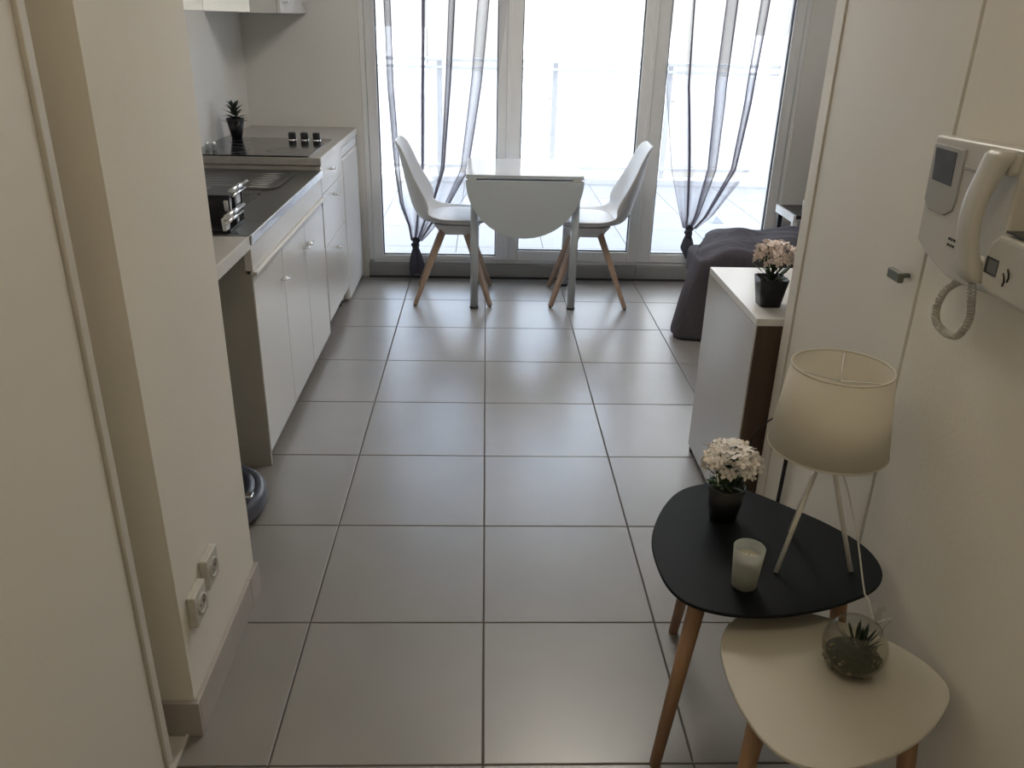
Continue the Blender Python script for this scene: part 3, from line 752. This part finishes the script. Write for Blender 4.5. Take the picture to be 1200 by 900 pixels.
def petal_flower(name, m):
    g = G()
    for k in range(5):
        a = 2 * pi * k / 5
        ca, sa = cos(a), sin(a)
        def q(x, y, z): return (x * ca - y * sa, x * sa + y * ca, z)
        g.add([q(.0005, 0, 0), q(.005, -.0035, .0022), q(.0095, -.003, .002), q(.011, 0, .0008), q(.0095, .003, .002), q(.005, .0035, .0022)], [(0, 1, 2, 3, 4, 5)])
    me = bpy.data.meshes.new(name); me.from_pydata(g.v, [], g.f); me.materials.append(m)
    return me
def flower_pot(loc, label, sc, mp_, seed, square=False, hr=.052, hz=.155, sp=1.0):
    R = random.Random(seed)
    t = thing('potted_flowers', loc, label, 'potted plant', 'pots of artificial flowers')
    L = Vector(loc)
    hh = .082
    if square:
        make('pot', G().loft([rr(-.030, .030, -.030, .030, 0, .012), rr(-.042, .042, -.042, .042, hh, .014), rr(-.038, .038, -.038, .038, hh, .012), rr(-.036, .036, -.036, .036, hh - .012, .012)]), M_black, t, local=True)
    else:
        make('pot', G().lathe([(.029, 0), (.042, hh), (.038, hh), (.035, hh - .012)], (0, 0, 0), 28, cap0=True), M_black, t, local=True)
    make('soil', G().lathe([(.036, hh - .010), (.001, hh - .004)], (0, 0, 0), 20), M_soil, t, local=True)
    pf = petal_flower('flower', mp_)
    g = G()
    N = 78
    for k in range(N):
        ph = math.acos(1 - 1.25 * (k + .5) / N); th = k * 2.39996
        rr_ = hr * (0.86 + .28 * R.random())
        p = Vector((rr_ * sin(ph) * cos(th) * sp, rr_ * sin(ph) * sin(th) * sp, hz + rr_ * .80 * cos(ph)))
        d = Vector((sin(ph) * cos(th), sin(ph) * sin(th), cos(ph) + .25))
        e = d.to_track_quat('Z', 'Y').to_euler(); 
        inst('flower', pf, t, p, (e.x + R.uniform(-.35, .35), e.y + R.uniform(-.35, .35), e.z + R.uniform(0, 6)), R.uniform(.95, 1.35) * sc)
        if k % 3 == 0: g.tube([(R.uniform(-.01, .01), R.uniform(-.01, .01), hh - .008), (p.x * .5, p.y * .5, (hh + p.z) * .5), tuple(p)], .0011, 5)
    make('stems', g, M_leaf, t, local=True)['kind'] = 'stuff'
    lm2 = leaf_mesh('leaf', .034, .013, .0008, .15, M_leaf, n=5)
    for k in range(46):
        a = R.uniform(0, 2 * pi); z = R.uniform(hh - .006, hz - .004); r0 = R.uniform(.004, .034)
        inst('leaf', lm2, t, (r0 * cos(a), r0 * sin(a), z), (R.uniform(-.4, .4), -R.uniform(-.1, .9), a + R.uniform(-.4, .4)), R.uniform(.7, 1.15))
    return t
flower_pot((0.822, 1.005, 0.7003), 'pinkish artificial flowers in a black pot on the white low cabinet', 1.05, M_petp, 11, True, .052, .142)
flower_pot((0.524, 0.262, 0.4503), 'cream artificial flowers in a black pot on the black side table', 1.15, M_pet, 12, False, .054, .134)

# ------------------------------------------------------------------ nesting side tables
def organic_top(name, ctrl, z, th, m, parent):
    o = catmull(ctrl, 5); cx = sum(p.x for p in o) / len(o); cy = sum(p.y for p in o) / len(o)
    def ring(inset, zz):
        out = []
        n = len(o)
        for i, p in enumerate(o):
            tdir = (o[(i + 1) % n] - o[i - 1]).normalized(); nn = Vector((tdir.y, -tdir.x))
            if nn.dot(Vector((p.x - cx, p.y - cy))) < 0: nn = -nn
            out.append(Vector((p.x - nn.x * inset, p.y - nn.y * inset, zz)))
        return out
    g = G().loft([ring(.018, z - th), ring(.003, z - th * .45), ring(0, z - th * .30), ring(0, z - .0015), ring(.0015, z)], smooth=False)
    return make(name, g, m, parent)
BL = [(.346, .07), (.348, .16), (.371, .24), (.412, .322), (.459, .378), (.52, .405), (.585, .395), (.640, .355), (.693, .300), (.739, .252), (.776, .200), (.798, .150), (.803, .105), (.794, .060), (.770, .024), (.728, -.007), (.650, -.042), (.59, -.058), (.532, -.067), (.455, -.064), (.390, -.038), (.358, .005)]
bt = thing('side_table', (0.575, 0.15, 0), 'black pebble-shaped side table with three wooden legs', 'side table')
organic_top('table_top', BL, .45, .020, M_blacktop, bt)
def wleg(parent, a, b, ra=.018, rb=.012):
    make('leg', G().tube([a, b], [ra, rb], 16), M_wood, parent)
wleg(bt, (.425, .035, .432), (.366, -.002, 0)); wleg(bt, (.515, .345, .432), (.492, .412, 0)); wleg(bt, (.725, .095, .432), (.785, .085, 0))
WH = [(.432, -.100), (.425, -.155), (.425, -.200), (.430, -.250), (.445, -.304), (.468, -.340), (.502, -.360), (.555, -.363), (.62, -.347), (.689, -.315), (.745, -.275), (.788, -.232), (.806, -.198), (.805, -.160), (.786, -.115), (.740, -.062), (.680, -.020), (.610, .010), (.540, .015), (.480, -.015), (.448, -.055)]
wt = thing('side_table', (0.60, -0.18, 0), 'white pebble-shaped side table tucked under the black one', 'side table')
organic_top('table_top', WH, .40, .020, M_whitetop, wt)
wleg(wt, (.480, -.205, .382), (.445, -.245, 0)); wleg(wt, (.735, -.215, .382), (.790, -.225, 0)); wleg(wt, (.585, -.045, .382), (.575, .005, 0))

# lamp
LX, LY = 0.655, 0.113
lp = thing('table_lamp', (LX, LY, .45), 'white tripod table lamp with a tapered fabric shade', 'lamp')
sh = make('lamp_shade', G().lathe([(.110, .709), (.0905, .873)], (LX, LY, 0), 64), M_shade, lp, solid=.0018)
for (r, z) in ((.110, .709), (.0905, .873)):
    make('shade_rim', G().tube([(LX + r * cos(a), LY + r * sin(a), z) for a in [2 * pi * k / 48 for k in range(49)]], .0022, 6, cap=False), M_shade, sh)
g = G()
for k in range(3):
    a = 2 * pi * k / 3 + 1.15
    g.tube([(LX, LY, .845), (LX + .0895 * cos(a), LY + .0895 * sin(a), .870)], .0014, 6)
make('shade_spider', g, M_metalw, lp)
make('lamp_holder', G().lathe([(.010, .704), (.017, .706), (.017, .745), (.014, .75)], (LX, LY, 0), 20, cap0=True, cap1=True), M_metalw, lp)
make('bulb', G().lathe([(.012, .751), (.025, .780), (.027, .802), (.019, .822), (.002, .828)], (LX, LY, 0), 24), M_shell, lp)
make('hub', G().lathe([(.012, .690), (.012, .704)], (LX, LY, 0), 20, cap0=True, cap1=True), M_metalw, lp)
for (fx, fy) in ((.578, .062), (.655, .205), (.731, .066)):
    d = Vector((LX - fx, LY - fy)); d.normalize()
    l = make('leg', G().tube([(fx, fy, .4512), (LX - d.x * .008, LY - d.y * .008, .702)], .0048, 10), M_metalw, lp)
tag(make('lamp_cord', G().tube([(.668, .094, .70), (.690, .070, .64), (.712, .040, .56), (.726, .008, .475), (.728, -.008, .4525), (.731, -.020, .448), (.735, -.030, .43), (.742, -.034, .408), (.752, -.030, .4022), (.768, -.022, .4022), (.792, -.01, .395), (.800, 0.02, .35), (.803, .05, .2), (.803, .12, .01)], .0018, 8), M_metalw, lp), 'thin white cord dropping over the black table edge')
# candle
cn = thing('candle', (0.502, 0.022, .4503), 'pale candle in a frosted glass on the black table', 'candle')
make('glass', G().lathe([(.021, 0), (.0235, .002), (.030, .088), (.0278, .088), (.0220, .006), (.001, .005)], (.502, .022, .4503), 36, cap0=True), M_cup, cn)
make('wax', G().lathe([(.0215, .007), (.0258, .066), (.001, .067)], (.502, .022, .4503), 32, cap0=True), M_wax, cn)
make('wick', G().tube([(.502, .022, .516), (.503, .022, .524)], .0008, 6), M_black, cn)

# terrarium
tx, ty, tz = 0.650, -0.150, .4003
R0 = .055
tr = thing('terrarium', (tx, ty, tz), 'round glass terrarium with a small spiky succulent on the white table', 'terrarium')
prof = []
for k in range(22):
    a = -pi / 2 + .30 + (pi - 1.05) * k / 21
    prof.append((R0 * cos(a), R0 * .96 + R0 * sin(a) - R0 * .0))
zmin = prof[0][1]
prof = [(r, z - zmin) for r, z in prof]
tilt = Matrix.Rotation(radians(10), 3, 'X') @ Matrix.Rotation(radians(8), 3, 'Y')
g = G().lathe(prof + [(r - .0016, z) for r, z in reversed(prof)], (tx, ty, tz), 40, cap0=True)
make('glass_globe', g, M_tglass, tr)
ro, zo = prof[-1]
make('rim', G().tube([(tx + ro * cos(a), ty + ro * sin(a), tz + zo) for a in [2 * pi * k / 36 for k in range(37)]], .0016, 8, cap=False), M_tglass, tr)
make('glass_loop', G().tube([(tx + ro, ty + .01, tz + zo), (tx + ro - .002, ty + .014, tz + zo + .014), (tx + ro + .003, ty + .018, tz + zo + .022), (tx + ro + .012, ty + .020, tz + zo + .024)], [.006, .005, .0045, .004], 10), M_tglass, tr)
fill = [(0.001, .003)] + [(r - .0045, z) for r, z in prof if .001 < z < .036]
make('moss', G().lathe(fill + [(fill[-1][0] * .6, .046), (.001, .047)], (tx, ty, tz), 28), M_moss, tr)
pm = G(); pm.lathe([(.0002, -.0028), (.003, -.0015), (.0036, 0), (.003, .0015), (.0002, .0024)], n=7)
pme = bpy.data.meshes.new('pebble'); pme.from_pydata([tuple(p) for p in pm.v], [], pm.f); pme.materials.append(M_peb)
R = random.Random(5)
for k in range(110):
    a = R.uniform(0, 2 * pi); z = R.uniform(.004, .030) if k % 2 else R.uniform(.034, .044)
    rr0 = max(r for r, zz in prof if abs(zz - z) < .006) - .0015
    if z > .033: rr0 *= R.uniform(.3, .95)
    inst('pebble', pme, tr, (rr0 * cos(a), rr0 * sin(a), z), (R.uniform(0, 3), R.uniform(0, 3), 0), R.uniform(.6, 1.2))
lm3 = leaf_mesh('leaf', .046, .0058, .0016, .22, M_leafd, n=6)
for k in range(26):
    a = k * 2.4; el = 12 + 66 * (k / 25)
    inst('leaf', lm3, tr, (.008 + .004 * cos(a), .002 + .004 * sin(a), .046 + .004 * (k / 25)), (0, -radians(el), a), .72 + .28 * (1 - abs(el - 45) / 50))

# ------------------------------------------------------------------ intercom on the right wall
WXR = 0.8195
ic = thing('intercom', (WXR, 0.07, 1.18), 'off-white wall intercom handset with a small dark screen', 'intercom')
def xprism(poly, x0, x1):
    """poly in (y,z); x0 wall side, x1 front"""
    n = len(poly)
    return G().add([(x0, y, z) for y, z in poly] + [(x1, y, z) for y, z in poly], [list(range(n)), list(range(2 * n - 1, n - 1, -1))] + [(i, i + n, (i + 1) % n + n, (i + 1) % n) for i in range(n)])
FX = .772
body = [(.193, 1.279), (.183, 1.098), (.142, 1.080), (.066, 1.062), (.0, 1.062), (-.060, 1.070), (-.066, 1.165), (-.062, 1.288)]
make('body', xprism(body, WXR, FX + .004), M_phone, ic, bevel=.005, seg=3)
make('screen_bezel', xprism([(.187, 1.266), (.183, 1.170), (.165, 1.156), (.110, 1.156), (.088, 1.168), (.083, 1.190), (.087, 1.268)], FX + .006, FX + .001), M_phone2, ic, bevel=.002)
make('screen', xprism([(.179, 1.260), (.170, 1.207), (.106, 1.205), (.110, 1.260)], FX + .004, FX + .0002), M_lcd, ic, bevel=.0008)
for k in range(3):
    for q in range(2):
        make('button', G().tube([(FX + .005, .078 - k * .008, 1.124 - q * .010), (FX + .0025, .078 - k * .008, 1.124 - q * .010)], .0024, 10), M_lcdb, ic)
make('handset_cradle', xprism([(.080, 1.245), (.078, 1.238), (.010, 1.238), (.012, 1.245)], FX + .004, FX - .001), M_phone2, ic, bevel=.002)
# handset: lofted bar with ear and mouth ends
rings = []
for k in range(25):
    t = k / 24; z = 1.286 - .196 * t
    arch = sin(pi * t)
    xc = .751 - .018 * arch
    yc = -.050 + .012 * arch
    hw = .023 + .003 * (2 * t - 1) ** 4; ht = .010 + .008 * (abs(2 * t - 1) ** 3)
    if k in (0, 24): hw *= .8; ht *= .7
    rings.append([Vector((xc + (ht * math.copysign(abs(sin(a)) ** .65, sin(a))), yc + hw * math.copysign(abs(cos(a)) ** .65, cos(a)), z)) for a in [2 * pi * q / 20 for q in range(20)]])
hs = make('handset', G().loft(rings), M_phone, ic)
make('earpiece', G().box(.756, FX + .003, -.066, -.030, 1.250, 1.282), M_phone, hs, bevel=.006)
make('mouthpiece', G().box(.756, FX + .003, -.060, -.026, 1.094, 1.124), M_phone, hs, bevel=.006)
# coiled cord
path = [(.785, .030, 1.066), (.775, .052, 1.042), (.775, .066, 1.007), (.776, .056, .982), (.778, .022, .974), (.776, -.014, .986), (.775, -.032, 1.018), (.770, -.034, 1.050), (.757, -.040, 1.090)]
def spline(P, n):
    out = []
    P = [Vector(p) for p in P]
    for i in range(len(P) - 1):
        p0 = P[max(0, i - 1)]; p1 = P[i]; p2 = P[i + 1]; p3 = P[min(len(P) - 1, i + 2)]
        for j in range(n):
            t = j / n
            out.append(0.5 * ((2 * p1) + (-p0 + p2) * t + (2 * p0 - 5 * p1 + 4 * p2 - p3) * t * t + (-p0 + 3 * p1 - 3 * p2 + p3) * t ** 3))
    out.append(P[-1]); return out
sp = spline(path, 60); coil = []
turns = 58
for i, p in enumerate(sp):
    a = sp[max(0, i - 1)]; b = sp[min(len(sp) - 1, i + 1)]; t = (b - a).normalized()
    x = Vector((1, 0, 0)); x = (x - t * x.dot(t)).normalized(); y = t.cross(x)
    an = 2 * pi * turns * i / len(sp)
    coil.append(p + (x * cos(an) + y * sin(an)) * .0058)
make('coiled_cord', G().tube(coil, .0017, 5), M_phone, ic)

th = thing('thermostat', (WXR, -0.11, 1.12), 'off-white wall unit with a small display right of the intercom', 'thermostat')
tp = [(-.078, 1.158), (-.070, 1.135), (-.070, 1.112), (-.078, 1.088), (-.100, 1.082), (-.25, 1.080), (-.255, 1.176), (-.095, 1.172)]
TX = .748
make('body', xprism(tp, WXR, TX), M_phone, th, bevel=.008, seg=3)
make('top_edge', B(TX + .006, WXR, -.25, -.100, 1.1765, 1.179), M_lcdb, th)
make('display_frame', xprism([(-.080, 1.137), (-.080, 1.112), (-.112, 1.112), (-.112, 1.137)], TX + .004, TX - .0004), M_lcdb, th)
make('display', xprism([(-.088, 1.134), (-.088, 1.115), (-.110, 1.115), (-.110, 1.134)], TX + .004, TX - .0008), M_lcdg, th)
for (y, z) in ((-.128, 1.112), (-.136, 1.120)):
    make('slot', G().tube([(TX - .0002, y, z + .011), (TX - .0006, y - .005, z + .006), (TX - .0006, y - .007, z), (TX - .0002, y - .005, z - .007)], .0016, 6), M_lcdb, th)

# black cable hanging on the closet door
tag(make('power_cable', G().tube([(.812, .655, .52), (.812, .658, .38), (.812, .664, .25), (.812, .67, .10), (.80, .69, .006), (.79, .74, .006)], .0055, 10).tube([(.812, .66, .50), (.808, .72, .49), (.800, .80, .42), (.785, .858, .34), (.775, .868, .2), (.765, .870, .004)], .0022, 8), M_black), 'black power cable hanging down behind the lamp', 'cable')

# wall sockets on the wall stub
def socket(y, z, label):
    t = thing('wall_socket', (-.62, y, z), label, 'socket', 'sockets low on the wall stub')
    make('box', B(-.6198, -.602, y - .036, y + .036, z - .038, z + .038), M_phone, t, bevel=.003)
    Mx = Matrix.Rotation(pi / 2, 3, 'Y')
    make('socket_ring', G().lathe([(.023, 0), (.023, .004), (.019, .004), (.018, -.0)], (-.6025, y, z), 28, M=Mx), M_phone, t)
    make('socket_well', G().lathe([(.018, .0006), (.001, .0004)], (-.6018, y, z), 28, M=Mx), M_phone2, t)
    for dy in (-.0095, .0095):
        make('pin_hole', G().tube([(-.6023, y + dy, z), (-.6005, y + dy, z)], .003, 10), M_lcdb, t)
socket(.165, .292, 'nearer white wall socket, low on the wall stub')
socket(.256, .318, 'farther white wall socket, low on the wall stub')

# warm fill light added over the entrance, out of view
cl = thing('ceiling_fill', (0.05, -0.9, 2.45), 'unseen round warm ceiling light added to brighten the entrance passage', 'lamp')
make('mount', G().lathe([(.10, 2.50), (.10, 2.46)], (.05, -.9, 0), 32, cap0=True, cap1=True), M_metalw, cl)
make('fill_diffuser', G().lathe([(.14, 2.459), (.135, 2.425), (.09, 2.40), (.001, 2.392)], (.05, -.9, 0), 32, cap0=True), M_hallfill, cl)
cl = thing('ceiling_fill', (0.5, 1.9, 2.45), 'unseen wide pale ceiling light added to brighten the living room', 'lamp')  # wide fill light added to lift the room, out of view
make('mount', G().lathe([(.20, 2.50), (.20, 2.47)], (.5, 1.9, 0), 32, cap0=True, cap1=True), M_metalw, cl)
make('fill_diffuser', G().lathe([(.36, 2.469), (.36, 2.445), (.30, 2.425), (.001, 2.420)], (.5, 1.9, 0), 48, cap0=True), M_livingfill, cl)
